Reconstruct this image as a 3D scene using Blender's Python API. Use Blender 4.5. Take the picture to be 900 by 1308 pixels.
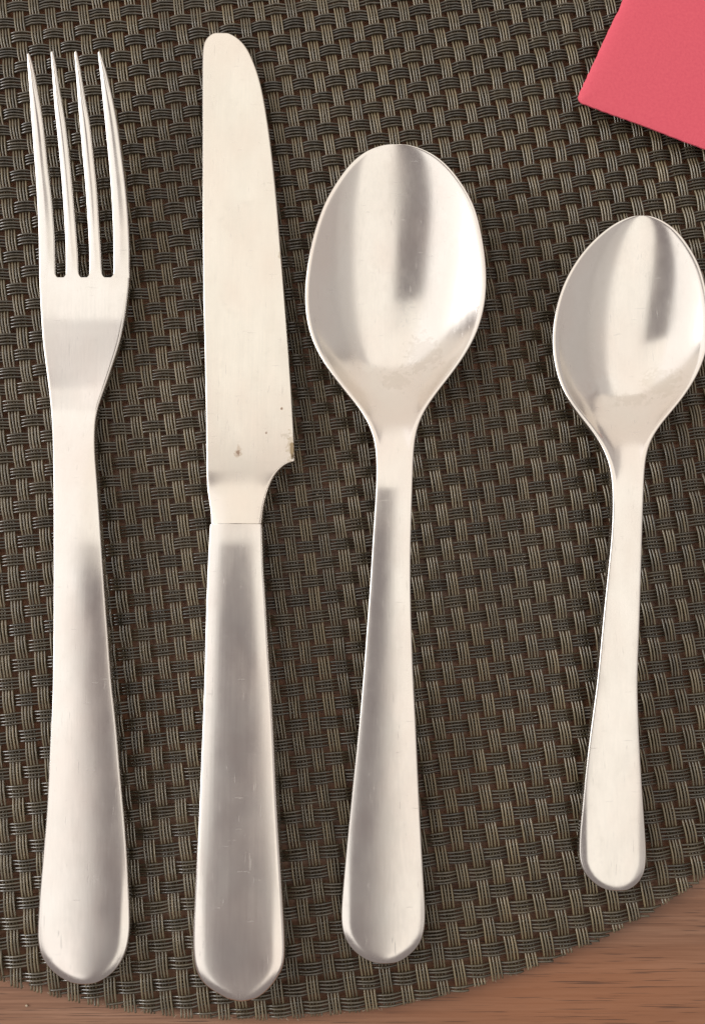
import bpy, math, random
import numpy as np
from mathutils import Vector

for o in list(bpy.data.objects):
    bpy.data.objects.remove(o)
random.seed(4)
rng = np.random.default_rng(11)
scene = bpy.context.scene
col = scene.collection
MM = 0.001

# ------------------------------------------------------------------ camera
PW, PH = 900.0, 1308.0
FOC = 1200.0                      # focal length in photograph pixels
TH = math.radians(7.05)           # tilt away from straight down
CAMZ = 201.9                      # mm above the mat
cam_d = bpy.data.cameras.new('camera')
cam = bpy.data.objects.new('camera', cam_d)
col.objects.link(cam)
cam.location = (0, 0, CAMZ * MM)
cam.rotation_euler = (TH, 0, 0)
cam_d.sensor_fit = 'VERTICAL'
cam_d.sensor_height = 36.0
cam_d.lens = 36.0 * FOC / PH
cam_d.clip_start = 0.005
cam_d.clip_end = 20.0
scene.camera = cam

# ------------------------------------------------------------------ world and lamps (a room lit by its windows)
world = bpy.data.worlds.new('World')
scene.world = world
world.use_nodes = True
bgn = world.node_tree.nodes['Background']
bgn.inputs['Color'].default_value = (1.0, 0.87, 0.85, 1)
bgn.inputs['Strength'].default_value = 0.26


def area_lamp(name, loc, target, sx, sy, radiance, color):
    d = bpy.data.lights.new(name, 'AREA')
    d.shape = 'RECTANGLE'
    d.size, d.size_y = sx, sy
    d.energy = radiance * math.pi * sx * sy
    d.color = color
    o = bpy.data.objects.new(name, d)
    col.objects.link(o)
    o.location = loc
    o.rotation_euler = (Vector(target) - Vector(loc)).to_track_quat('-Z', 'Y').to_euler()
    return o


area_lamp('window_light', (-1.9, 0.30, 0.78), (0, 0.1, 0), 1.4, 0.9, 10.5, (1.0, 0.985, 0.97))
# daylight thrown onto the pale ceiling, left and right of the person leaning over the table and beyond
area_lamp('ceiling_light', (-1.30, 0.20, 1.6), (-1.30, 0.20, 0), 1.6, 3.2, 1.02, (1.0, 0.965, 0.915))
area_lamp('ceiling_light', (0.53, 0.20, 1.6), (0.53, 0.20, 0), 0.9, 3.2, 0.93, (1.0, 0.95, 0.855))
area_lamp('ceiling_light', (-0.21, 1.08, 1.6), (-0.21, 1.08, 0), 0.58, 1.44, 0.94, (1.0, 0.95, 0.85))
area_lamp('wall_light', (-0.2, 1.82, 0.85), (-0.2, 0.0, 0.85), 3.8, 1.5, 0.66, (1.0, 0.91, 0.78))
area_lamp('ceiling_light', (1.415, 0.20, 1.6), (1.415, 0.20, 0), 0.86, 3.2, 0.36, (1.0, 0.95, 0.87))  # dim strip added to fill a dark stripe in the bowl reflections
area_lamp('side_wall_light', (1.85, 0.2, 0.85), (0.0, 0.2, 0.85), 3.0, 1.4, 0.30, (1.0, 0.95, 0.88))

scene.view_settings.view_transform = 'Standard'
scene.view_settings.look = 'None'
scene.view_settings.exposure = 0.0
scene.view_settings.gamma = 1.0
scene.view_settings.use_curve_mapping = False
scene.render.engine = 'CYCLES'
scene.cycles.max_bounces = 6
scene.cycles.use_denoising = True
scene.cycles.sample_clamp_direct = 3.5
scene.cycles.sample_clamp_indirect = 2.5


# ------------------------------------------------------------------ helpers
def unproject(px, py, z):
    """photograph pixel -> mm on the level plane at height z (mm)"""
    u = (np.asarray(px, float) - PW / 2) / FOC
    v = -(np.asarray(py, float) - PH / 2) / FOC
    c, s = math.cos(TH), math.sin(TH)
    dy, dz = s + v * c, -c + v * s
    t = (np.asarray(z, float) - CAMZ) / dz
    return u * t, dy * t


def pchip(xk, yk, x):
    xk, yk, x = np.asarray(xk, float), np.asarray(yk, float), np.asarray(x, float)
    h = np.diff(xk)
    d = np.diff(yk) / h
    m = np.zeros_like(yk)
    m[0], m[-1] = d[0], d[-1]
    for i in range(1, len(xk) - 1):
        if d[i - 1] * d[i] > 0:
            w1, w2 = 2 * h[i] + h[i - 1], h[i] + 2 * h[i - 1]
            m[i] = (w1 + w2) / (w1 / d[i - 1] + w2 / d[i])
    i = np.clip(np.searchsorted(xk, x) - 1, 0, len(h) - 1)
    t = np.clip((x - xk[i]) / h[i], 0, 1)
    return ((1 + 2 * t) * (1 - t) ** 2 * yk[i] + t * (1 - t) ** 2 * h[i] * m[i]
            + t * t * (3 - 2 * t) * yk[i + 1] + t * t * (t - 1) * h[i] * m[i + 1])


def gauss(a, sigma, pad_lo, pad_hi):
    n = int(4 * sigma) + 1
    k = np.exp(-0.5 * (np.arange(-n, n + 1) / sigma) ** 2)
    k /= k.sum()
    ext = np.concatenate([pad_lo[1:n + 1][::-1], a, pad_hi[-n - 1:-1][::-1]])
    return np.convolve(ext, k, 'valid')


def end_roll(py, u, hw, y_end, radius_px, amount):
    """the rim of a spoon-shaped handle end rolls off all round"""
    yc = y_end - radius_px
    if py < yc - 130:
        return 0.0 * u
    dy = max(py - yc, 0.0) / radius_px
    rho = np.sqrt(np.minimum((u * hw * 5.9 / radius_px) ** 2, 1.2) + dy * dy)
    return amount * smoothstep(yc - 130, yc + 5, py) * np.clip((rho - 0.72) / 0.28, 0, 1.15) ** 2


def smoothstep(a, b, x):
    t = np.clip((np.asarray(x, float) - a) / (b - a), 0, 1)
    return t * t * (3 - 2 * t)


def mesh_from(name, verts, quads, extra=None, normals=None, mat_idx=None):
    """numpy verts (mm) + quads (n,4) + optional list of n-gons"""
    me = bpy.data.meshes.new(name)
    verts = np.asarray(verts, np.float32) * MM
    me.vertices.add(len(verts))
    me.vertices.foreach_set('co', verts.ravel())
    loops = [np.asarray(quads, np.int32).ravel()]
    tot = [np.full(len(quads), 4, np.int32)]
    if extra:
        loops += [np.asarray(e, np.int32) for e in extra]
        tot.append(np.array([len(e) for e in extra], np.int32))
    loops = np.concatenate(loops)
    tot = np.concatenate(tot)
    start = np.concatenate([[0], np.cumsum(tot)[:-1]]).astype(np.int32)
    me.loops.add(len(loops))
    me.loops.foreach_set('vertex_index', loops)
    me.polygons.add(len(tot))
    me.polygons.foreach_set('loop_start', start)
    me.polygons.foreach_set('loop_total', tot)
    me.polygons.foreach_set('use_smooth', np.ones(len(tot), bool))
    if mat_idx is not None:
        me.polygons.foreach_set('material_index', np.asarray(mat_idx, np.int32))
    me.update(calc_edges=True)
    if normals is not None:
        me.normals_split_custom_set_from_vertices(np.asarray(normals, float).tolist())
    return me


def link(name, me, mats, parent=None, loc=None):
    o = bpy.data.objects.new(name, me)
    col.objects.link(o)
    for m in (mats if isinstance(mats, (list, tuple)) else [mats]):
        me.materials.append(m)
    if parent is not None:
        o.parent = parent
    if loc is not None:
        o.location = loc
    return o


def tag(o, label, cat, group=None, kind=None):
    if label:
        o['label'] = label
    if cat:
        o['category'] = cat
    if group:
        o['group'] = group
    if kind:
        o['kind'] = kind
    return o


def empty(name, xy_mm, label, cat, z=0.0):
    o = bpy.data.objects.new(name, None)
    o.empty_display_size = 0.01
    col.objects.link(o)
    o.location = (xy_mm[0] * MM, xy_mm[1] * MM, z * MM)
    return tag(o, label, cat)


# ------------------------------------------------------------------ materials
class NT:
    def __init__(self, name):
        self.m = bpy.data.materials.new(name)
        self.m.use_nodes = True
        self.t = self.m.node_tree
        self.b = self.t.nodes['Principled BSDF']

    def n(self, kind, **kw):
        nd = self.t.nodes.new(kind)
        for k, v in kw.items():
            if k in nd.inputs:
                nd.inputs[k].default_value = v
            else:
                setattr(nd, k, v)
        return nd

    def l(self, a, b):
        self.t.links.new(a, b)

    def coords(self, scale, rot=(0, 0, 0), src='Object'):
        tc = self.n('ShaderNodeTexCoord')
        mp = self.n('ShaderNodeMapping')
        mp.inputs['Scale'].default_value = scale
        mp.inputs['Rotation'].default_value = rot
        self.l(tc.outputs[src], mp.inputs['Vector'])
        return mp.outputs['Vector']

    def noise(self, vec, scale, detail=4, rough=0.55):
        nd = self.n('ShaderNodeTexNoise')
        nd.inputs['Scale'].default_value = scale
        nd.inputs['Detail'].default_value = detail
        nd.inputs['Roughness'].default_value = rough
        self.l(vec, nd.inputs['Vector'])
        return nd.outputs['Fac']

    def ramp(self, fac, stops):
        nd = self.n('ShaderNodeValToRGB')
        cr = nd.color_ramp
        while len(cr.elements) > 1:
            cr.elements.remove(cr.elements[-1])
        cr.elements[0].position = stops[0][0]
        cr.elements[0].color = stops[0][1]
        for p, c in stops[1:]:
            e = cr.elements.new(p)
            e.color = c
        self.l(fac, nd.inputs['Fac'])
        return nd.outputs['Color']

    def mrange(self, v, a, b, c, d):
        nd = self.n('ShaderNodeMapRange')
        for k, x in zip(('From Min', 'From Max', 'To Min', 'To Max'), (a, b, c, d)):
            nd.inputs[k].default_value = x
        self.l(v, nd.inputs['Value'])
        return nd.outputs['Result']

    def math(self, op, a, b):
        nd = self.n('ShaderNodeMath', operation=op)
        for i, x in enumerate((a, b)):
            if isinstance(x, (int, float)):
                nd.inputs[i].default_value = x
            else:
                self.l(x, nd.inputs[i])
        return nd.outputs[0]

    def mix(self, fac, a, b, mode='MIX'):
        nd = self.n('ShaderNodeMix', data_type='RGBA', blend_type=mode)
        for s, x in ((0, fac), (6, a), (7, b)):
            if isinstance(x, (int, float)):
                nd.inputs[s].default_value = x
            elif isinstance(x, tuple):
                nd.inputs[s].default_value = x
            else:
                self.l(x, nd.inputs[s])
        return nd.outputs[2]


def g(v):
    return (v, v, v, 1)


def steel(name, rough, streak, stains=None, dull=0.06, base=(0.84, 0.81, 0.765)):
    """brushed stainless steel, worn: lengthwise brushing, smudges, scratches"""
    k = NT(name)
    brush = k.noise(k.coords((2200, 30, 2200)), 1.0, 3, 0.6)
    smudge = k.noise(k.coords((110, 60, 110)), 1.0, 4, 0.6)
    blot = k.noise(k.coords((420, 330, 420)), 1.0, 3, 0.5)
    # fine scratches: thin bands of stretched noise in two directions
    sc1 = k.noise(k.coords((2300, 240, 800), (0, 0, 0.5)), 1.0, 2, 0.5)
    sc2 = k.noise(k.coords((260, 2300, 800), (0, 0, 0.25)), 1.0, 2, 0.5)
    s1 = k.mrange(sc1, 0.68, 0.74, 0, 1)
    s2 = k.mrange(sc2, 0.70, 0.76, 0, 1)
    scr = k.math('MAXIMUM', s1, s2)
    r = k.mrange(smudge, 0.3, 0.7, rough - dull * 0.5, rough + dull)
    r = k.math('ADD', r, k.mrange(brush, 0.3, 0.7, -streak, streak))
    r = k.math('ADD', r, k.math('MULTIPLY', scr, 0.08))
    k.l(r, k.b.inputs['Roughness'])
    c = k.mix(k.mrange(smudge, 0.35, 0.7, 0.0, 1.0), (*base, 1), (base[0] * 0.93, base[1] * 0.925, base[2] * 0.915, 1))
    c = k.mix(k.mrange(brush, 0.35, 0.7, 0.0, 0.13), c, (base[0] * 0.86, base[1] * 0.86, base[2] * 0.86, 1))
    c = k.mix(k.mrange(blot, 0.62, 0.75, 0.0, 0.22), c, (base[0] * 0.8, base[1] * 0.79, base[2] * 0.77, 1))
    pink_patch = k.noise(k.coords((55, 38, 55)), 1.0, 3, 0.55)  # broad random patches, slightly pinker and darker
    c = k.mix(k.mrange(pink_patch, 0.42, 0.66, 0.0, 0.75), c, (base[0] * 0.95, base[1] * 0.895, base[2] * 0.875, 1))
    c = k.mix(k.math('MULTIPLY', scr, 0.16), c, (0.35, 0.34, 0.33, 1))
    if stains:
        tc = k.n('ShaderNodeTexCoord')
        wob = k.noise(k.coords((900, 900, 900)), 1.0, 3, 0.6)
        for (x, y, rx, ry, colr, strength) in stains:
            mp = k.n('ShaderNodeMapping')
            mp.inputs['Location'].default_value = (-x / rx, -y / ry, 0)
            mp.inputs['Scale'].default_value = (1 / rx / MM, 1 / ry / MM, 0)
            k.l(tc.outputs['Object'], mp.inputs['Vector'])
            ln = k.n('ShaderNodeVectorMath', operation='LENGTH')
            k.l(mp.outputs['Vector'], ln.inputs[0])
            dd = k.math('ADD', ln.outputs['Value'], k.mrange(wob, 0.3, 0.7, -0.7, 0.7))
            f = k.mrange(dd, 0.7, 1.05, strength, 0.0)
            c = k.mix(f, c, (*colr, 1))
    k.l(c, k.b.inputs['Base Color'])
    k.b.inputs['Metallic'].default_value = 1.0
    k.b.inputs['Anisotropic'].default_value = 0.0
    bp = k.n('ShaderNodeBump')
    bp.inputs['Strength'].default_value = 0.05
    bp.inputs['Distance'].default_value = 0.00003
    k.l(k.math('SUBTRACT', brush, k.math('MULTIPLY', scr, 0.8)), bp.inputs['Height'])
    k.l(bp.outputs['Normal'], k.b.inputs['Normal'])
    return k.m


def wood_material():
    k = NT('walnut_wood')
    rot = (0, 0, math.radians(-2.0))
    warp = k.noise(k.coords((5, 22, 5), rot), 1.0, 3, 0.5)
    v = k.coords((7, 130, 20), rot)
    add = k.n('ShaderNodeVectorMath', operation='ADD')
    k.l(v, add.inputs[0])
    cmb = k.n('ShaderNodeCombineXYZ')
    k.l(k.mrange(warp, 0, 1, -2.2, 2.2), cmb.inputs['Y'])
    k.l(cmb.outputs[0], add.inputs[1])
    grain = k.noise(add.outputs[0], 1.0, 5, 0.6)
    fine = k.noise(k.coords((30, 1900, 80), rot), 1.0, 4, 0.65)
    broad = k.noise(k.coords((6, 26, 9), rot), 1.0, 2, 0.5)
    pore = k.noise(k.coords((75, 3200, 140), rot), 1.0, 2, 0.5)
    c = k.ramp(grain, [(0.30, (0.120, 0.052, 0.026, 1)), (0.43, (0.215, 0.098, 0.052, 1)),
                       (0.55, (0.265, 0.136, 0.080, 1)), (0.70, (0.34, 0.19, 0.122, 1))])
    c = k.mix(k.mrange(fine, 0.42, 0.62, 0.0, 0.6), c, (0.150, 0.066, 0.034, 1))
    c = k.mix(k.mrange(broad, 0.42, 0.60, 0.0, 0.6), c, (0.27, 0.100, 0.038, 1))
    c = k.mix(k.mrange(pore, 0.60, 0.68, 0.0, 0.7), c, (0.060, 0.028, 0.017, 1))
    k.l(c, k.b.inputs['Base Color'])
    k.l(k.mrange(fine, 0.3, 0.7, 0.36, 0.52), k.b.inputs['Roughness'])
    bp = k.n('ShaderNodeBump')
    bp.inputs['Strength'].default_value = 0.35
    bp.inputs['Distance'].default_value = 0.00012
    k.l(k.math('SUBTRACT', fine, k.math('MULTIPLY', k.mrange(pore, 0.62, 0.74, 0, 1), 0.9)), bp.inputs['Height'])
    k.l(bp.outputs['Normal'], k.b.inputs['Normal'])
    return k.m


def vinyl_material(name, base, rough):
    k = NT(name)
    n1 = k.noise(k.coords((900, 900, 900)), 1.0, 3, 0.6)
    n2 = k.noise(k.coords((60, 60, 60)), 1.0, 3, 0.6)
    oi = k.n('ShaderNodeObjectInfo')
    at = k.n('ShaderNodeAttribute', attribute_name='tint')
    dark = tuple(x * 0.62 for x in base) + (1,)
    lite = (base[0] * 1.35, base[1] * 1.32, base[2] * 1.22, 1)
    c = k.mix(k.mrange(n1, 0.3, 0.7, 0, 1), dark, lite)
    c = k.mix(k.mrange(n2, 0.35, 0.65, 0, 0.4), c, (*base, 1))
    c = k.mix(0.75, c, k.mix(at.outputs['Fac'], (base[0] * 0.38, base[1] * 0.4, base[2] * 0.42, 1), (base[0] * 1.5, base[1] * 1.45, base[2] * 1.3, 1)))
    k.l(c, k.b.inputs['Base Color'])
    k.l(k.mrange(n1, 0.3, 0.7, rough - 0.06, rough + 0.1), k.b.inputs['Roughness'])
    k.b.inputs['Specular IOR Level'].default_value = 1.0
    bp = k.n('ShaderNodeBump')
    bp.inputs['Strength'].default_value = 0.25
    bp.inputs['Distance'].default_value = 0.0001
    k.l(k.noise(k.coords((2500, 2500, 2500)), 1.0, 2, 0.5), bp.inputs['Height'])
    k.l(bp.outputs['Normal'], k.b.inputs['Normal'])
    return k.m


def napkin_material():
    k = NT('coral_paper')
    fib = k.noise(k.coords((1500, 1500, 1500), (0, 0, 0.4)), 1.0, 4, 0.65)
    big = k.noise(k.coords((35, 35, 35)), 1.0, 3, 0.5)
    c = k.mix(k.mrange(fib, 0.3, 0.7, 0, 1), (0.63, 0.100, 0.137, 1), (0.69, 0.122, 0.158, 1))
    c = k.mix(k.mrange(big, 0.3, 0.7, 0, 0.15), c, (0.70, 0.10, 0.145, 1))
    k.l(c, k.b.inputs['Base Color'])
    k.b.inputs['Roughness'].default_value = 0.95
    k.b.inputs['Specular IOR Level'].default_value = 0.15
    bp = k.n('ShaderNodeBump')
    bp.inputs['Strength'].default_value = 0.35
    bp.inputs['Distance'].default_value = 0.0002
    k.l(fib, bp.inputs['Height'])
    k.l(bp.outputs['Normal'], k.b.inputs['Normal'])
    return k.m


def plain(name, colr, rough):
    k = NT(name)
    f = k.noise(k.coords((1500, 1500, 1500)), 1.0, 3, 0.6)
    k.l(k.mix(k.mrange(f, 0.3, 0.7, 0, 1), tuple(x * 0.75 for x in colr) + (1,), (*colr, 1)), k.b.inputs['Base Color'])
    k.b.inputs['Roughness'].default_value = rough
    return k.m


WOOD = wood_material()
VINYL = vinyl_material('brown_vinyl_thread', (0.150, 0.122, 0.076), 0.24)
VINYL_SHADED = vinyl_material('shaded_vinyl_thread', (0.058, 0.047, 0.030), 0.24)  # same vinyl as the warps; weaker light on the wefts put into the colour
CUT = plain('cut_thread_core', (0.42, 0.36, 0.26), 0.8)
PAPER = napkin_material()
STEEL_H = steel('brushed_steel_handle', 0.175, 0.015, dull=0.06)
STEEL_B = steel('polished_steel_bowl', 0.17, 0.02, dull=0.06)

# ------------------------------------------------------------------ table
TABLE_Z = -2.3
tb = np.array([(x, y, z) for z in (TABLE_Z, TABLE_Z - 25) for x, y in ((-600, -420), (600, -420), (600, 620), (-600, 620))])
me = mesh_from('table_top', tb, [(0, 1, 2, 3), (7, 6, 5, 4), (4, 5, 1, 0), (5, 6, 2, 1), (6, 7, 3, 2), (7, 4, 0, 3)])
me.polygons.foreach_set('use_smooth', np.zeros(6, bool))
table = link('table_top', me, WOOD)
tag(table, 'brown walnut wood table top under the round woven placemat', 'table', kind='structure')

# ------------------------------------------------------------------ placemat: woven from flat bundles of four vinyl threads
MAT_C = np.array([-21.2, 93.5])
MAT_R = 172.6
PA, PB = 3.71, 3.79                      # bundle pitch across / along
ANG_A, ANG_B = math.radians(6.29), math.radians(-81.37)
EA = np.array([math.cos(ANG_A), math.sin(ANG_A)])     # weft direction
EB = np.array([math.cos(ANG_B), math.sin(ANG_B)])     # warp direction
AMP_WARP, AMP_WEFT = 0.27, 0.45
RAD, RADZ = 0.225, 0.37
MIDZ = -(AMP_WEFT + RADZ) - 0.02
mat = empty('placemat', MAT_C, 'round dark brown woven vinyl placemat under the cutlery', 'placemat', z=TABLE_Z)
NSIDE = 5
sid = np.arange(NSIDE) * 2 * np.pi / NSIDE + np.pi / 2


def drift(t, seed, amp, scale):
    r = np.random.default_rng(seed)
    out = np.zeros_like(t)
    for q in range(4):
        out += np.sin(t * scale * (0.6 + q * 0.9) + r.uniform(0, 6.28)) * r.uniform(0.4, 1) / (1 + 0.5 * q)
    return out * amp / 2


def big_wave(p):
    """slow irregularity of the whole cloth"""
    return (0.45 * np.sin(p[:, 0] * 0.021 + p[:, 1] * 0.013 + 1.0) + 0.3 * np.sin(p[:, 1] * 0.031 - p[:, 0] * 0.012))


def strand(idx, warp, seed):
    """one bundle of four threads; returns a mesh or None"""
    r = np.random.default_rng(seed)
    own, run, P_own, P_run = (EA, EB, PA, PB) if warp else (EB, EA, PB, PA)
    base0 = own * (idx * P_own)
    amp = AMP_WARP if warp else AMP_WEFT
    sgn = (1 if idx % 2 == 0 else -1) * (1 if warp else -1)
    side = np.array([-run[1], run[0]])
    V, Q, T, CAPS, off = [], [], [], [], 0
    sp = 0.655 if warp else 0.70
    bundle_tint = r.uniform(0.3, 0.7)
    for fidx in range(4):
        lat0 = (fidx - 1.5) * sp
        # the straight line base0 + side*lat0 + run*t against the round rim: every thread is cut there
        rel = base0 + side * lat0 - MAT_C
        bq = rel @ run
        disc = bq * bq - (rel @ rel - (MAT_R + r.uniform(-0.12, 0.12)) ** 2)
        if disc <= 1.5:
            continue
        t0, t1 = -bq - math.sqrt(disc), -bq + math.sqrt(disc)
        coarse = np.arange(t0, t1, P_run / 2.0)
        pts = base0 + coarse[:, None] * run
        inside = (np.abs(pts[:, 0]) < 92) & (pts[:, 1] > -102) & (pts[:, 1] < 140)
        t = []
        for i in range(len(coarse)):
            k = 3 if inside[i] else 1
            t.extend(coarse[i] + np.arange(k) * (P_run / 2.0) / k)
        t = np.array([q for q in t if q < t1 - 0.1] + [t1])
        ph = np.cos(np.pi * t / P_run)
        zc = MIDZ + sgn * amp * np.sign(ph) * np.abs(ph) ** 0.8      # flattened floats
        lat = lat0 + drift(t, seed * 13 + fidx, 0.08 if warp else 0.13, 0.35) + drift(t, seed * 17 + 99, 0.18, 0.12)
        zz = zc + drift(t, seed * 31 + fidx, 0.05 if warp else 0.11, 0.5) - 0.03 * abs(fidx - 1.5)
        p = base0 + t[:, None] * run + lat[:, None] * side
        p = p + (big_wave(p))[:, None] * own
        rad_w = RAD * (1.0 if warp else 1.08)
        n = len(t)
        ring = np.zeros((n, NSIDE, 3))
        ring[:, :, 0] = p[:, None, 0] + np.cos(sid)[None, :] * rad_w * side[0]
        ring[:, :, 1] = p[:, None, 1] + np.cos(sid)[None, :] * rad_w * side[1]
        ring[:, :, 2] = zz[:, None] + np.sin(sid)[None, :] * RADZ
        V.append(ring.reshape(-1, 3))
        i = np.arange(n - 1)[:, None] * NSIDE
        j = np.arange(NSIDE)[None, :]
        j2 = (j + 1) % NSIDE
        q = np.stack([off + i + j, off + i + j2, off + i + NSIDE + j2, off + i + NSIDE + j], -1).reshape(-1, 4)
        if np.cross(side, run) > 0:
            q = q[:, ::-1]
        Q.append(q)
        CAPS.append(list(range(off, off + NSIDE)))
        CAPS.append(list(range(off + (n - 1) * NSIDE, off + n * NSIDE)))
        tn = np.clip(bundle_tint + r.uniform(-0.28, 0.28) + drift(t, seed * 7 + fidx, 0.25, 0.3), 0, 1)
        T.append(np.repeat(tn, NSIDE))
        off += n * NSIDE
    if not V:
        return None
    V = np.concatenate(V)
    V[:, 0] -= MAT_C[0]
    V[:, 1] -= MAT_C[1]
    V[:, 2] -= TABLE_Z
    Q = np.concatenate(Q)
    mi = np.concatenate([np.zeros(len(Q), np.int32), np.ones(len(CAPS), np.int32)])
    m = mesh_from('warp_strand' if warp else 'weft_strand', V, Q, extra=CAPS, mat_idx=mi)
    a = m.attributes.new('tint', 'FLOAT', 'POINT')
    a.data.foreach_set('value', np.concatenate(T).astype(np.float32))
    return m


for warp in (True, False):
    for idx in range(-120, 121):
        m = strand(idx, warp, 1000 + idx * 2 + (5000 if warp else 0))
        if m is not None:
            link('warp_strand' if warp else 'weft_strand', m, [VINYL if warp else VINYL_SHADED, CUT], mat)

# ------------------------------------------------------------------ cutlery
def outline(left, right, y0, y1, round0, round1, n, sigma=0, dense=None):
    """left/right: [(px,py)...] sorted by py -> stations py, xl, xr (pixels)"""
    left, right = np.array(sorted(left, key=lambda p: p[1]), float), np.array(sorted(right, key=lambda p: p[1]), float)
    mid, half = (y0 + y1) / 2, (y1 - y0) / 2

    def U(y):
        return np.arccos(np.clip(-(np.asarray(y) - mid) / half, -1, 1)) / np.pi
    u = np.linspace(0, 1, n)
    if dense is not None:
        u = np.unique(np.concatenate([u, U(dense)]))
    y = mid - half * np.cos(np.pi * u)
    def side(A, B):
        uk, xk = U(A[:, 1]), A[:, 0]
        ub, xb = U(B[:, 1]), B[:, 0]
        if round0:                                   # a rounded end runs on into the other side
            uk, xk = np.concatenate([-ub[1:3][::-1], uk]), np.concatenate([xb[1:3][::-1], xk])
        if round1:
            uk, xk = np.concatenate([uk, 2 - ub[-3:-1][::-1]]), np.concatenate([xk, xb[-3:-1][::-1]])
        return pchip(uk, xk, u)
    xl, xr = side(left, right), side(right, left)
    if sigma:
        lo_l, lo_r = (xr, xl) if round0 else (2 * xl[0] - xl, 2 * xr[0] - xr)
        hi_l, hi_r = (xr, xl) if round1 else (2 * xl[-1] - xl, 2 * xr[-1] - xr)
        xl, xr = gauss(xl, sigma, lo_l, hi_l), gauss(xr, sigma, lo_r, hi_r)
    w = np.maximum(xr - xl, 0.05)
    c = (xl + xr) / 2
    return y, c - w / 2, c + w / 2


NT_TOP, NARC, NB = 33, 6, 9


def loft(py, xl, xr, zrim, top, thick, redge, rbot=None, ends=(False, True)):
    """closed strip; zrim(py) mm, top(py,u)->offset mm of the top surface, thick(py) mm, redge(py) mm.
    returns V[n,K,3] in mm"""
    n = len(py)
    zr = zrim(py)
    zs = zr - redge(py)                              # the outline seen from above is the widest level of the edge
    XL, Y = unproject(xl, py, zs)
    XR, _ = unproject(xr, py, zs)
    W = XR - XL
    t = thick(py)
    er = redge(py)
    drop = np.zeros(n)
    for flag, ye in ((ends[0], Y[0]), (ends[1], Y[-1])):
        if flag:                                     # roll the rounded end over in the long direction too
            d = np.clip(np.abs(Y - ye) / np.minimum(er, 0.49 * t), 0, 1)
            drop = np.maximum(drop, np.minimum(er, 0.49 * t) * (1 - np.sqrt(np.clip(1 - (1 - d) ** 2, 0, 1))))
    zr = zr - drop
    t = np.maximum(t - 2 * drop, 0.02)
    r = np.minimum(np.minimum(redge(py), 0.45 * W), 0.49 * t)
    rb = r if rbot is None else np.minimum(np.minimum(rbot(py), 0.45 * W), 0.49 * t)
    rings = []
    ut = -np.cos(np.linspace(0, np.pi, NT_TOP))
    ut = 0.5 * ut + 0.5 * np.linspace(-1, 1, NT_TOP)
    for i in range(n):
        hw = W[i] / 2
        xc = (XL[i] + XR[i]) / 2
        xt = ut * (hw - r[i])
        uu = xt / max(hw - r[i], 1e-6)
        zt = zr[i] + top(py[i], uu, hw)
        a = np.linspace(np.pi / 2, 0, NARC)[1:]
        R = [(xc + xx, zz) for xx, zz in zip(xt, zt)]
        R += [(xc + hw - r[i] + r[i] * math.cos(q), zt[-1] - r[i] + r[i] * math.sin(q)) for q in a]
        a2 = np.linspace(0, -np.pi / 2, NARC)
        zb_e = zt[-1] - t[i]
        R += [(xc + hw - rb[i] + rb[i] * math.cos(q), zb_e + rb[i] + rb[i] * math.sin(q)) for q in a2]
        ub = np.linspace(1, -1, NB)[1:-1]
        zb = zr[i] + top(py[i], ub, hw) - t[i]
        R += [(xc + q * (hw - rb[i]), z) for q, z in zip(ub, zb)]
        zb_l = zt[0] - t[i]
        R += [(xc - hw + rb[i] - rb[i] * math.cos(q), zb_l + rb[i] + rb[i] * math.sin(q)) for q in a2[::-1]]
        R += [(xc - hw + r[i] - r[i] * math.cos(q), zt[0] - r[i] + r[i] * math.sin(q)) for q in a[::-1]]
        rings.append([(x, Y[i], z) for x, z in R])
    return np.array(rings)


def ring_quads(n, K):
    i = np.arange(n - 1)[:, None] * K
    j = np.arange(K)[None, :]
    j2 = (j + 1) % K
    return np.stack([i + j, i + j2, i + K + j2, i + K + j], -1).reshape(-1, 4)


def vertex_normals(V, Q):
    p = V[Q]
    fn = np.cross(p[:, 2] - p[:, 0], p[:, 3] - p[:, 1])
    N = np.zeros_like(V)
    for k in range(4):
        np.add.at(N, Q[:, k], fn)
    L = np.linalg.norm(N, axis=1)
    N[L < 1e-12] = (0, 0, 1)
    L[L < 1e-12] = 1
    return N / L[:, None]


def split_parts(rings, cuts, names, mats, parent, origin):
    """one continuous steel surface, cut into part meshes that keep the shared shading normals"""
    n, K = rings.shape[:2]
    V = rings.reshape(-1, 3) - np.array(origin)
    Q = ring_quads(n, K)
    # outward test on the first top quad
    N = vertex_normals(V, Q)
    midr = (n // 2) * K + NT_TOP // 2
    if N[midr, 2] < 0:
        Q = Q[:, ::-1]
        N = -N
    Qr = Q.reshape(n - 1, K, 4)
    edges = [0] + list(cuts) + [n - 1]
    obs = []
    for a, b, nm, mt in zip(edges[:-1], edges[1:], names, mats):
        vs = V[a * K:(b + 1) * K]
        ns = N[a * K:(b + 1) * K]
        q = Qr[a:b].reshape(-1, 4) - a * K
        caps = []
        if a == 0:
            caps.append(list(range(K)))
        if b == n - 1:
            caps.append(list(range(len(vs) - K, len(vs)))[::-1])
        m = mesh_from(nm, vs, q, extra=caps or None, normals=ns)
        obs.append(link(nm, m, mt, parent))
    return obs


def prof(knots):
    ys, zs = zip(*knots)
    return lambda y: pchip(ys, zs, y)


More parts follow.
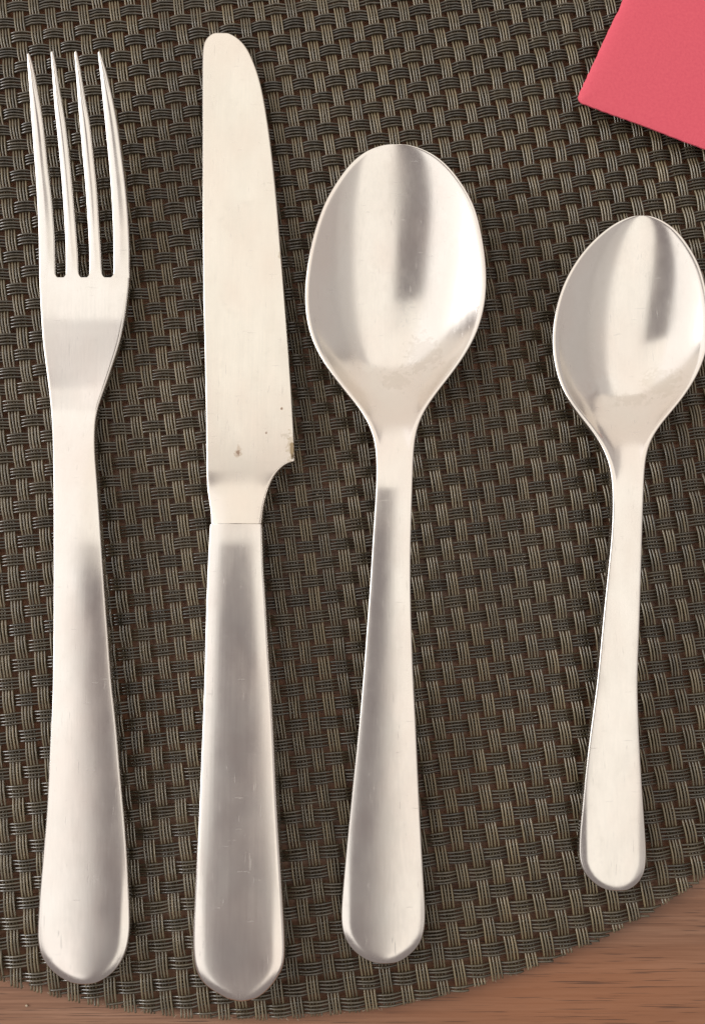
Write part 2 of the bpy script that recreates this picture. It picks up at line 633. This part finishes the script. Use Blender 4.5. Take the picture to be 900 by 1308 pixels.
# ---- fork
fork_L = [(50.2, 345), (50.5, 360), (52, 390), (55, 436), (60, 476), (64.5, 513), (66.7, 539), (67.7, 569), (68.3, 636), (68.4, 703), (68.3, 769),
          (67.3, 869), (63.6, 955), (59.3, 1039), (53.6, 1105), (48.6, 1165), (47.2, 1195), (51.2, 1219), (61.5, 1236), (77, 1249), (93, 1256), (108, 1258)]
fork_R = [(166.3, 345), (166, 360), (163, 390), (154.5, 436), (145, 466), (135, 496), (126.5, 519), (122, 539), (121.2, 569), (124, 613), (127.7, 669),
          (133.3, 753), (138.3, 819), (141.8, 869), (147.7, 922), (153.3, 989), (159.3, 1055), (163.6, 1122), (165.6, 1182), (163.3, 1205), (158.3, 1222),
          (146.7, 1240), (126.7, 1254), (108, 1258)]
FORK_Z = prof([(60, 13.1), (140, 9.5), (220, 6.8), (300, 4.9), (356, 4.2), (385, 4.08), (405, 3.95), (425, 3.68), (470, 3.00), (500, 2.65), (525, 2.6), (540, 2.9),
               (560, 3.7), (600, 5.3), (650, 6.7), (700, 7.5), (760, 7.9), (850, 7.7), (950, 6.7), (1050, 5.3), (1150, 3.9), (1258, 2.75)])
ROOT = 355.5


def fork_top(py, u, hw):
    crown = 0.42 * smoothstep(535, 640, py) * min(hw / 8.0, 1.0)
    dish = 0.07 * smoothstep(ROOT, 380, py) * (1 - smoothstep(500, 545, py))
    endd = end_roll(py, u, hw, 1258, 58, 0.3)
    return -crown * (0.55 * u ** 2 + 0.45 * u ** 4) + dish * (u ** 2 - 0.0) - endd


def fork_thick(py):
    return pchip([60, 200, 350, 450, 530, 600, 800, 1258], [1.1, 1.6, 2.0, 2.1, 2.5, 2.9, 2.6, 2.4], py)


def base_point(py, px):
    x, y = unproject(px, py, 0)
    return (float(x), float(y))


bo = base_point(700, 100)
fork = empty('fork', bo, 'four-tined steel dinner fork lying left of the knife', 'fork')
py, xl, xr = outline(fork_L, fork_R, ROOT - 10.5, 1258, False, True, 330, 3)
keep = py >= ROOT
py, xl, xr = np.concatenate([[ROOT], py[keep]]), np.concatenate([[np.interp(ROOT, py, xl)], xl[keep]]), np.concatenate([[np.interp(ROOT, py, xr)], xr[keep]])
head_l, head_r = xl[0], xr[0]
rg = loft(py, xl, xr, FORK_Z, fork_top, fork_thick, lambda y: pchip([350, 500, 560, 1258], [0.55, 0.45, 0.32, 0.42], y))
cut = int(np.searchsorted(py, 549))
split_parts(rg, [cut], ['head', 'handle'], [STEEL_B, STEEL_H], fork, (bo[0], bo[1], 0))

SLOTS = [(77.9, 6.2), (107.6, 6.4), (137.8, 6.9)]
slot_y0 = 349.0


def slot_half(i, y):
    return SLOTS[i][1] * np.sqrt(np.clip(1 - ((y - slot_y0) / (ROOT - slot_y0)) ** 2, 0, 1))


tines = [
    ((36.3, 67.5), [(34.6, 73), (38.3, 127), (42.3, 183), (46.7, 243), (49, 293), (50, 335)],
     [(39.5, 73), (48.3, 113), (55, 153), (61.7, 213), (67.5, 263), (70.7, 310)]),
    ((66.8, 65), [(65.1, 70), (69, 130), (74, 180), (79.3, 240), (82.6, 293), (83.9, 325)],
     [(69.2, 70), (76, 110), (84, 157), (90, 207), (94.3, 253), (98.3, 300), (100.6, 330)]),
    ((97, 64.7), [(95.2, 70), (99.3, 127), (104, 183), (109, 240), (112.4, 293), (113.8, 325)],
     [(99.3, 70), (108.3, 120), (115.5, 160), (120, 200), (125, 250), (127.6, 293), (130, 330)]),
    ((126.8, 65), [(125.3, 70), (129.3, 110), (134.3, 160), (139.3, 213), (142.7, 260), (144.2, 300), (144.7, 330)],
     [(129.4, 70), (138.3, 100), (145, 130), (150, 157), (156, 200), (161, 240), (165, 290), (166.4, 330)]),
]
for i, (tip, L, R) in enumerate(tines):
    L = [tip] + L
    R = [tip] + R
    ly = slot_y0
    if i == 0:
        L += [(50.3, 349), (head_l, ROOT)]
    else:
        L += [(SLOTS[i - 1][0] + SLOTS[i - 1][1], ly)]
    if i == 3:
        R += [(166.4, 349), (head_r, ROOT)]
    else:
        R += [(SLOTS[i][0] - SLOTS[i][1], ly)]
    y, a, b = outline(L + ([(L[-1][0], ROOT)] if i else []), R + ([(R[-1][0], ROOT)] if i < 3 else []), tip[1], ROOT, True, False, 110, 1.5,
                      dense=ROOT - (ROOT - slot_y0) * (1 - np.sin(np.linspace(0, np.pi / 2, 10))))
    m = y > slot_y0
    if i > 0:
        a[m] = SLOTS[i - 1][0] + slot_half(i - 1, y[m])
    if i < 3:
        b[m] = SLOTS[i][0] - slot_half(i, y[m])

    def tine_top(py_, u, hw):
        k = 0.16 * (1 - smoothstep(300, ROOT, py_))
        return -k * u ** 2
    rg = loft(y, a, b, FORK_Z, tine_top, fork_thick, lambda q: pchip([60, 300, 340, ROOT], [0.42, 0.5, 0.5, 0.06 if 0 < i < 3 else 0.3], q), ends=(True, False))
    split_parts(rg, [], ['tine'], [STEEL_B], fork, (bo[0], bo[1], 0))

# ---- knife
kb_L = [(283, 42.3), (270, 44.8), (262.5, 51), (258.8, 63), (258.2, 100), (258.4, 233), (259.3, 367), (261.3, 450), (263, 536), (264, 619), (266.2, 640), (268, 655), (268.5, 669)]
kb_R = [(283, 42.3), (300, 47), (313, 58), (323, 77), (332, 103), (340, 143), (347, 193), (353, 250), (357.8, 307), (362.3, 360), (368, 436), (372.6, 503),
        (375.8, 563), (376.6, 587), (375.5, 589.2), (370, 591), (362, 595.5), (350, 609), (342.3, 626), (336.6, 649), (334.3, 669)]
KNIFE_Z = prof([(40, 1.9), (300, 3.5), (600, 5.2), (618, 5.3), (632, 5.55), (645, 6.0), (657, 6.45), (669, 6.75)])


def blade_top(py, u, hw):
    # ground flat towards the cutting edge on the right, a soft crown near the bolster
    f = 1 - smoothstep(600, 655, py)
    return f * (-0.40 * ((1 + u) * hw / 19.5) ** 1.3) - (1 - f) * 0.5 * (0.5 * u ** 2 + 0.5 * u ** 4)


def blade_thick(py):
    return pchip([40, 300, 600, 640, 669], [1.0, 1.3, 1.6, 3.0, 4.2], py)


bo = base_point(760, 303)
knife = empty('knife', bo, 'steel table knife with rust-spotted blade between fork and large spoon', 'knife')
ox, oy = bo


def stain(px, py_, rpx, rpy, colr, s):
    X, Y = unproject(px, py_, float(KNIFE_Z(np.array([py_]))[0]))
    return (float(X) - ox, float(Y) - oy, rpx / 5.9, rpy / 5.9, colr, s)


RUST = (0.20, 0.095, 0.045)
STEEL_K = steel('knife_blade_steel', 0.20, 0.02, dull=0.05, base=(0.82, 0.785, 0.72), stains=[
    stain(372, 572, 6, 19, (0.50, 0.42, 0.30), 0.5), stain(373, 575, 3.2, 13, (0.28, 0.20, 0.10), 0.8), stain(373.5, 584, 1.6, 5, (0.08, 0.06, 0.04), 0.7),
    stain(304, 577, 4.5, 7.5, (0.50, 0.38, 0.28), 0.45), stain(304, 578, 2.3, 4.2, RUST, 0.6), stain(359.5, 521, 1.7, 2.0, RUST, 0.75),
    stain(340, 553, 1.3, 1.5, RUST, 0.65), stain(341, 152, 2.0, 4.5, (0.45, 0.38, 0.28), 0.4), stain(357, 326, 2.0, 5, (0.45, 0.38, 0.28), 0.45),
    stain(366, 556, 6, 4, (0.50, 0.44, 0.36), 0.4)])
py, xl, xr = outline(kb_L, kb_R, 42.3, 669, True, False, 220, 0, dense=np.linspace(583, 615, 48))
_, sl, sr = outline(kb_L, kb_R, 42.3, 669, True, False, len(py), 5)
_u = np.arccos(np.clip(-(py - 355.65) / 313.35, -1, 1)) / np.pi
_w = 1 - smoothstep(90, 200, py)
xl = xl + _w * (np.interp(_u, np.linspace(0, 1, len(py)), sl) - xl)
xr = xr + _w * (np.interp(_u, np.linspace(0, 1, len(py)), sr) - xr)
rg = loft(py, xl, xr, KNIFE_Z, blade_top, blade_thick, lambda y: pchip([40, 560, 640, 669], [0.5, 0.42, 0.6, 0.9], y), ends=(True, False))
split_parts(rg, [], ['blade'], [STEEL_K], knife, (ox, oy, 0))

kh_L = [(268, 669.6), (265.5, 703), (262.7, 769), (260, 869), (256, 972), (251.7, 1072), (247.7, 1155), (245.8, 1205), (248, 1232), (258, 1254), (280, 1270), (290, 1275.5), (307, 1279.5)]
kh_R = [(334.6, 669.6), (336.5, 719), (339.8, 769), (342.7, 819), (346.2, 872), (350, 939), (353.6, 1019), (358.3, 1099), (362.5, 1172), (364.2, 1212), (362.7, 1232), (353.5, 1250.5),
        (340, 1266.5), (325, 1276.2), (307, 1279.5)]
KH_Z = prof([(669, 6.75), (700, 7.1), (900, 7.9), (1100, 8.1), (1180, 8.0), (1230, 7.6), (1279, 6.9)])


def kh_top(py, u, hw):
    return -(0.32 - 0.06 * smoothstep(900, 1200, py)) * (0.8 * u ** 2 + 0.2 * u ** 4) - end_roll(py, u, hw, 1279.5, 58, 0.22)


py, xl, xr = outline(kh_L, kh_R, 669.6, 1279.5, False, True, 240, 2.5)
rg = loft(py, xl, xr, KH_Z, kh_top, lambda y: pchip([669, 700, 900, 1180, 1279], [4.4, 5.6, 7.75, 7.85, 4.6], y),
          lambda y: pchip([669, 760, 1200, 1279], [0.6, 0.7, 0.8, 0.8], y))
split_parts(rg, [], ['handle'], [STEEL_H], knife, (ox, oy, 0))


# ---- spoons
def make_spoon(name, label, L, R, tip, end, zk, dk, neck_y, line_y, tk, crown_max, end_r, marks, smooth=6):
    bx = base_point((tip[1] + end[1]) / 2, (tip[0] + end[0]) / 2)
    root = empty(name, bx, label, 'spoon')
    py, xl, xr = outline([tip] + L + [end], [tip] + R + [end], tip[1], end[1], True, True, 420, smooth)
    Z = prof(zk)
    depth = prof(dk)

    def top(y, u, hw):
        d = float(depth(np.array([y]))[0])
        rimw = 0.55
        s = np.clip(np.abs(u) * (hw / max(hw - rimw, 0.3)), 0, 1)
        bowl = (1 - s ** 2) ** 1.0 * (1 - 0.18 * (1 - s ** 2))
        bowl = bowl / 0.82
        cr = crown_max * smoothstep(neck_y, line_y + 20, y) * min(hw / 7.5, 1.0)
        endd = end_roll(y, u, hw, end[1], end_r, 0.24)
        return -d * bowl - cr * (0.5 * u ** 2 + 0.5 * u ** 4) - endd
    rg = loft(py, xl, xr, Z, top, prof(tk), lambda y: pchip([tip[1], neck_y, line_y, end[1]], [0.28, 0.35, 0.30, 0.40], y), ends=(True, True))
    c = int(np.searchsorted(py, line_y))
    st = []
    for mx, my, rx, ry, colr, amt in marks:          # dried water and other marks in the bowl
        X, YY = unproject(mx, my, 3.0)
        st.append((float(X) - bx[0], float(YY) - bx[1], rx / 5.9, ry / 5.9, colr, amt))
    bowl_steel = steel(name + '_bowl_steel', 0.18, 0.015, dull=0.06, stains=st)
    split_parts(rg, [c], ['bowl', 'handle'], [bowl_steel, STEEL_H], root, (bx[0], bx[1], 0))
    return root


SP_L = [(478, 189.2), (452, 205), (432, 230), (413, 263), (398, 310), (390.5, 353), (388.8, 383), (391, 410), (397.5, 436), (413.5, 466), (431.5, 491), (450, 511), (465.5, 528),
        (476, 546), (480.5, 569), (481, 603), (480, 629), (477, 669), (473, 736), (467, 819), (463, 872), (457, 939), (450, 1005), (443.3, 1072), (438, 1129), (435, 1172),
        (436.6, 1190), (443, 1205), (460, 1222), (475, 1229)]
SP_R = [(533, 188.8), (560, 202.5), (586, 230), (607, 268), (616, 307), (620.8, 343), (621.3, 370), (617.5, 400), (609.5, 426), (598.5, 448), (580.5, 474), (561.5, 497), (546.5, 515),
        (534.5, 533), (529.5, 549), (528, 576), (527, 609), (525, 669), (524, 736), (526, 819), (528, 872), (530.5, 915), (533, 972), (537, 1055), (541, 1125), (543.3, 1169), (542, 1189),
        (537, 1205), (523, 1220), (508, 1229)]
make_spoon('large_spoon', 'large steel tablespoon lying between the knife and the smaller spoon', SP_L, SP_R, (506, 184.5), (491, 1231.5),
           [(180, 10.6), (300, 9.3), (390, 8.5), (440, 8.4), (490, 8.8), (540, 9.9), (590, 11.1), (604, 11.5), (625, 11.75), (680, 11.8), (760, 11.1), (900, 9.0), (1050, 5.9), (1150, 4.1), (1235, 2.8)],
           [(184.5, 0.0), (200, 0.95), (230, 2.5), (280, 4.5), (330, 5.8), (375, 6.5), (415, 6.7), (450, 6.15), (485, 4.6), (515, 2.6), (543, 1.0), (570, 0.32), (600, 0.06), (630, 0), (1240, 0)],
           560, 606, [(180, 1.1), (450, 1.3), (560, 2.3), (640, 2.9), (900, 2.7), (1240, 2.4)], 0.38, 53,
           [(540, 452, 22, 24, (0.60, 0.55, 0.49), 0.30), (505, 488, 20, 14, (0.62, 0.57, 0.50), 0.28), (470, 470, 9, 7, (0.86, 0.84, 0.80), 0.4), (517, 375, 7, 30, (0.60, 0.58, 0.56), 0.25)])  # the last mark is a long narrow grey streak

TS_L = [(790, 283), (763, 302), (743, 323), (727, 347), (715, 373), (707, 405), (704, 436), (707, 466), (715.5, 496), (730, 521), (747, 541), (763, 560), (773.5, 579), (780, 601), (782, 636),
        (781.5, 669), (777, 719), (770, 786), (762, 870), (755, 922), (748, 979), (743, 1032), (739.3, 1072), (739, 1095), (744, 1112), (757, 1127), (772, 1136)]
TS_R = [(842, 281), (863, 295), (880, 317), (893, 341), (901, 370), (905, 400), (905, 430), (900, 456), (889.5, 481), (873, 508), (850, 534), (834, 552), (825.5, 569), (822.5, 595), (821, 636),
        (819, 703), (816, 803), (813.6, 870), (815, 922), (818.5, 989), (823, 1055), (825.2, 1090), (824, 1109), (818, 1124), (807, 1134)]
make_spoon('small_spoon', 'small steel teaspoon at the right below the pink napkin', TS_L, TS_R, (819, 275.5), (790, 1138.5),
           [(270, 8.6), (380, 7.4), (440, 6.9), (480, 6.95), (520, 7.4), (580, 8.6), (620, 9.2), (645, 9.5), (700, 9.5), (780, 8.8), (900, 6.9), (1000, 4.9), (1080, 3.5), (1140, 2.5)],
           [(275, 0.0), (287, 0.8), (310, 2.0), (350, 3.6), (395, 4.8), (435, 5.3), (465, 5.4), (495, 4.8), (520, 3.6), (545, 2.0), (575, 0.75), (605, 0.22), (635, 0.03), (660, 0), (1145, 0)],
           590, 645, [(270, 1.0), (480, 1.2), (580, 2.0), (660, 2.5), (900, 2.3), (1140, 2.1)], 0.25, 43,
           [(842, 490, 22, 20, (0.64, 0.58, 0.50), 0.30), (770, 492, 18, 16, (0.86, 0.84, 0.80), 0.35), (805, 510, 26, 9, (0.62, 0.57, 0.50), 0.25)])

# ------------------------------------------------------------------ napkin, folded in layers
NZ = 4.6
c0 = np.array(unproject(735.5, 127, NZ))
e1 = np.array(unproject(795, 0, NZ)) - c0
e2 = np.array(unproject(900, 188.5, NZ)) - c0
e1 /= np.linalg.norm(e1)
e2 /= np.linalg.norm(e2)
napkin = empty('napkin', (c0[0], c0[1]), 'coral pink folded paper napkin in the top right corner', 'napkin')
SIDE = 165.0


def napkin_layer(k, z, inset, th):
    n = 90
    s = np.linspace(0, 1, n) ** 2.2 * SIDE        # fine sampling at the visible corner
    r = 1.6
    V = []
    for zi, dz in enumerate((0, 1)):
        for a in s:
            for b in s:
                pa, pb = a + inset, b + inset
                # rounded corner
                if a < r and b < r:
                    dx, dy = r - a, r - b
                    d = math.hypot(dx, dy)
                    m = max(dx, dy)
                    if d > 1e-6:
                        pa, pb = inset + r - dx * m / d, inset + r - dy * m / d
                edge = min(a, b)
                wav = 0.14 * math.sin(a * 0.11 + k) * math.sin(b * 0.09 + 1.3 * k)
                fz = 0.07 * math.sin(a * 3.1 + b * 0.3 + k) + 0.05 * math.sin(b * 2.7 + a * 5.3)
                sag = 0.9 * math.exp(-edge / 1.1) * (0.55 if dz else 0.2)
                zz = z + wav + (th / 2 if dz else -th / 2) - (sag if dz else -sag * 0.2)
                p = c0 * 0 + e1 * (pa + (fz if b > 1 and a < .5 else 0)) + e2 * (pb + (fz if a > 1 and b < .5 else 0))
                V.append((p[0], p[1], zz))
    V = np.array(V)
    i, j = np.meshgrid(np.arange(n - 1), np.arange(n - 1), indexing='ij')
    b0 = (i * n + j).ravel()
    top = np.stack([b0, b0 + n, b0 + n + 1, b0 + 1], -1) + n * n
    bot = np.stack([b0, b0 + 1, b0 + n + 1, b0 + n], -1)
    q = np.arange(n - 1)
    N2 = n * n
    sides = []
    for f, rev in ((lambda t: t, False), (lambda t: (n - 1) * n + t, True), (lambda t: t * n, True), (lambda t: t * n + n - 1, False)):
        a, b = f(q), f(q + 1)
        s4 = np.stack([a, b, b + N2, a + N2], -1)
        sides.append(s4[:, ::-1] if rev else s4)
    Q = np.concatenate([top, bot] + sides)
    m = mesh_from('layer', V, Q)
    # face orientation follows the corner's handedness
    if np.cross(e1, e2) < 0:
        m.flip_normals()
    return link('layer', m, PAPER, napkin)


for k, (z, inset, th) in enumerate(((0.55, 2.6, 0.6), (1.5, 2.0, 0.7), (2.6, 1.3, 0.8), (4.2, 0.0, 0.8))):
    napkin_layer(k, z, inset, th)

# ------------------------------------------------------------------ frayed fibres on the cut rim and a few crumbs
V, Q, off = [], [], 0
for k in range(150):
    a = math.radians(random.uniform(-118, -52))
    p0 = np.array([math.cos(a), math.sin(a)]) * (MAT_R + random.uniform(-0.25, 0.05))
    d = a + random.uniform(-1.3, 1.3)
    ln = random.choice((0.25, 0.35, 0.5, 0.9))
    bend = random.uniform(-1.5, 1.5)
    z0 = 0.95 + random.uniform(-0.2, 0.35)
    w = random.uniform(0.05, 0.16)
    n = 5
    for i in range(n):
        t = i / (n - 1)
        dd = d + bend * t
        c = p0 + np.array([math.cos(dd), math.sin(dd)]) * ln * t
        rr = w * (1 - 0.75 * t)
        for q in range(4):
            an = q * math.pi / 2
            V.append((c[0] - math.sin(dd) * math.cos(an) * rr, c[1] + math.cos(dd) * math.cos(an) * rr, max(z0 - 0.25 * t + math.sin(an) * rr, 0.03)))
    for i in range(n - 1):
        for q in range(4):
            Q.append((off + i * 4 + q, off + i * 4 + (q + 1) % 4, off + (i + 1) * 4 + (q + 1) % 4, off + (i + 1) * 4 + q))
    off += 4 * n
fray = link('frayed_edge', mesh_from('frayed_edge', np.array(V), np.array(Q)), plain('frayed_fibre', (0.62, 0.52, 0.40), 0.85), mat)
fray['kind'] = 'stuff'

CRUMB = plain('crumb', (0.52, 0.42, 0.31), 0.9)
for px, pyy, sz, zb, lab in ((35, 1284, 0.26, TABLE_Z, 'tiny pale crumb on the wood in the bottom left corner'),
                             (405, 631, 0.26, -0.9, 'tiny pale crumb on the mat between knife and large spoon'),
                             (654, 1226, 0.42, TABLE_Z, 'pale crumb on the wood against the cut rim of the placemat')):
    X, Y = unproject(px, pyy, zb)
    vs, lat, lon = [], 5, 7
    rr = np.random.default_rng(px)
    for i in range(lat):
        th = math.pi * (i + 0.5) / lat
        for j in range(lon):
            ph = 2 * math.pi * j / lon
            q = sz * rr.uniform(0.7, 1.2)
            vs.append((q * math.sin(th) * math.cos(ph) * 1.3, q * math.sin(th) * math.sin(ph), 0.75 * sz + 0.75 * q * math.cos(th)))
    qs = [(i * lon + j, i * lon + (j + 1) % lon, (i + 1) * lon + (j + 1) % lon, (i + 1) * lon + j) for i in range(lat - 1) for j in range(lon)]
    qs = np.array(qs)[:, ::-1]
    m = mesh_from('crumb', np.array(vs), qs, extra=[list(range(lon)), list(range((lat - 1) * lon, lat * lon))[::-1]])
    o = link('crumb', m, CRUMB, None, (float(X) * MM, float(Y) * MM, zb * MM))
    tag(o, lab, 'crumb', 'stray crumbs')
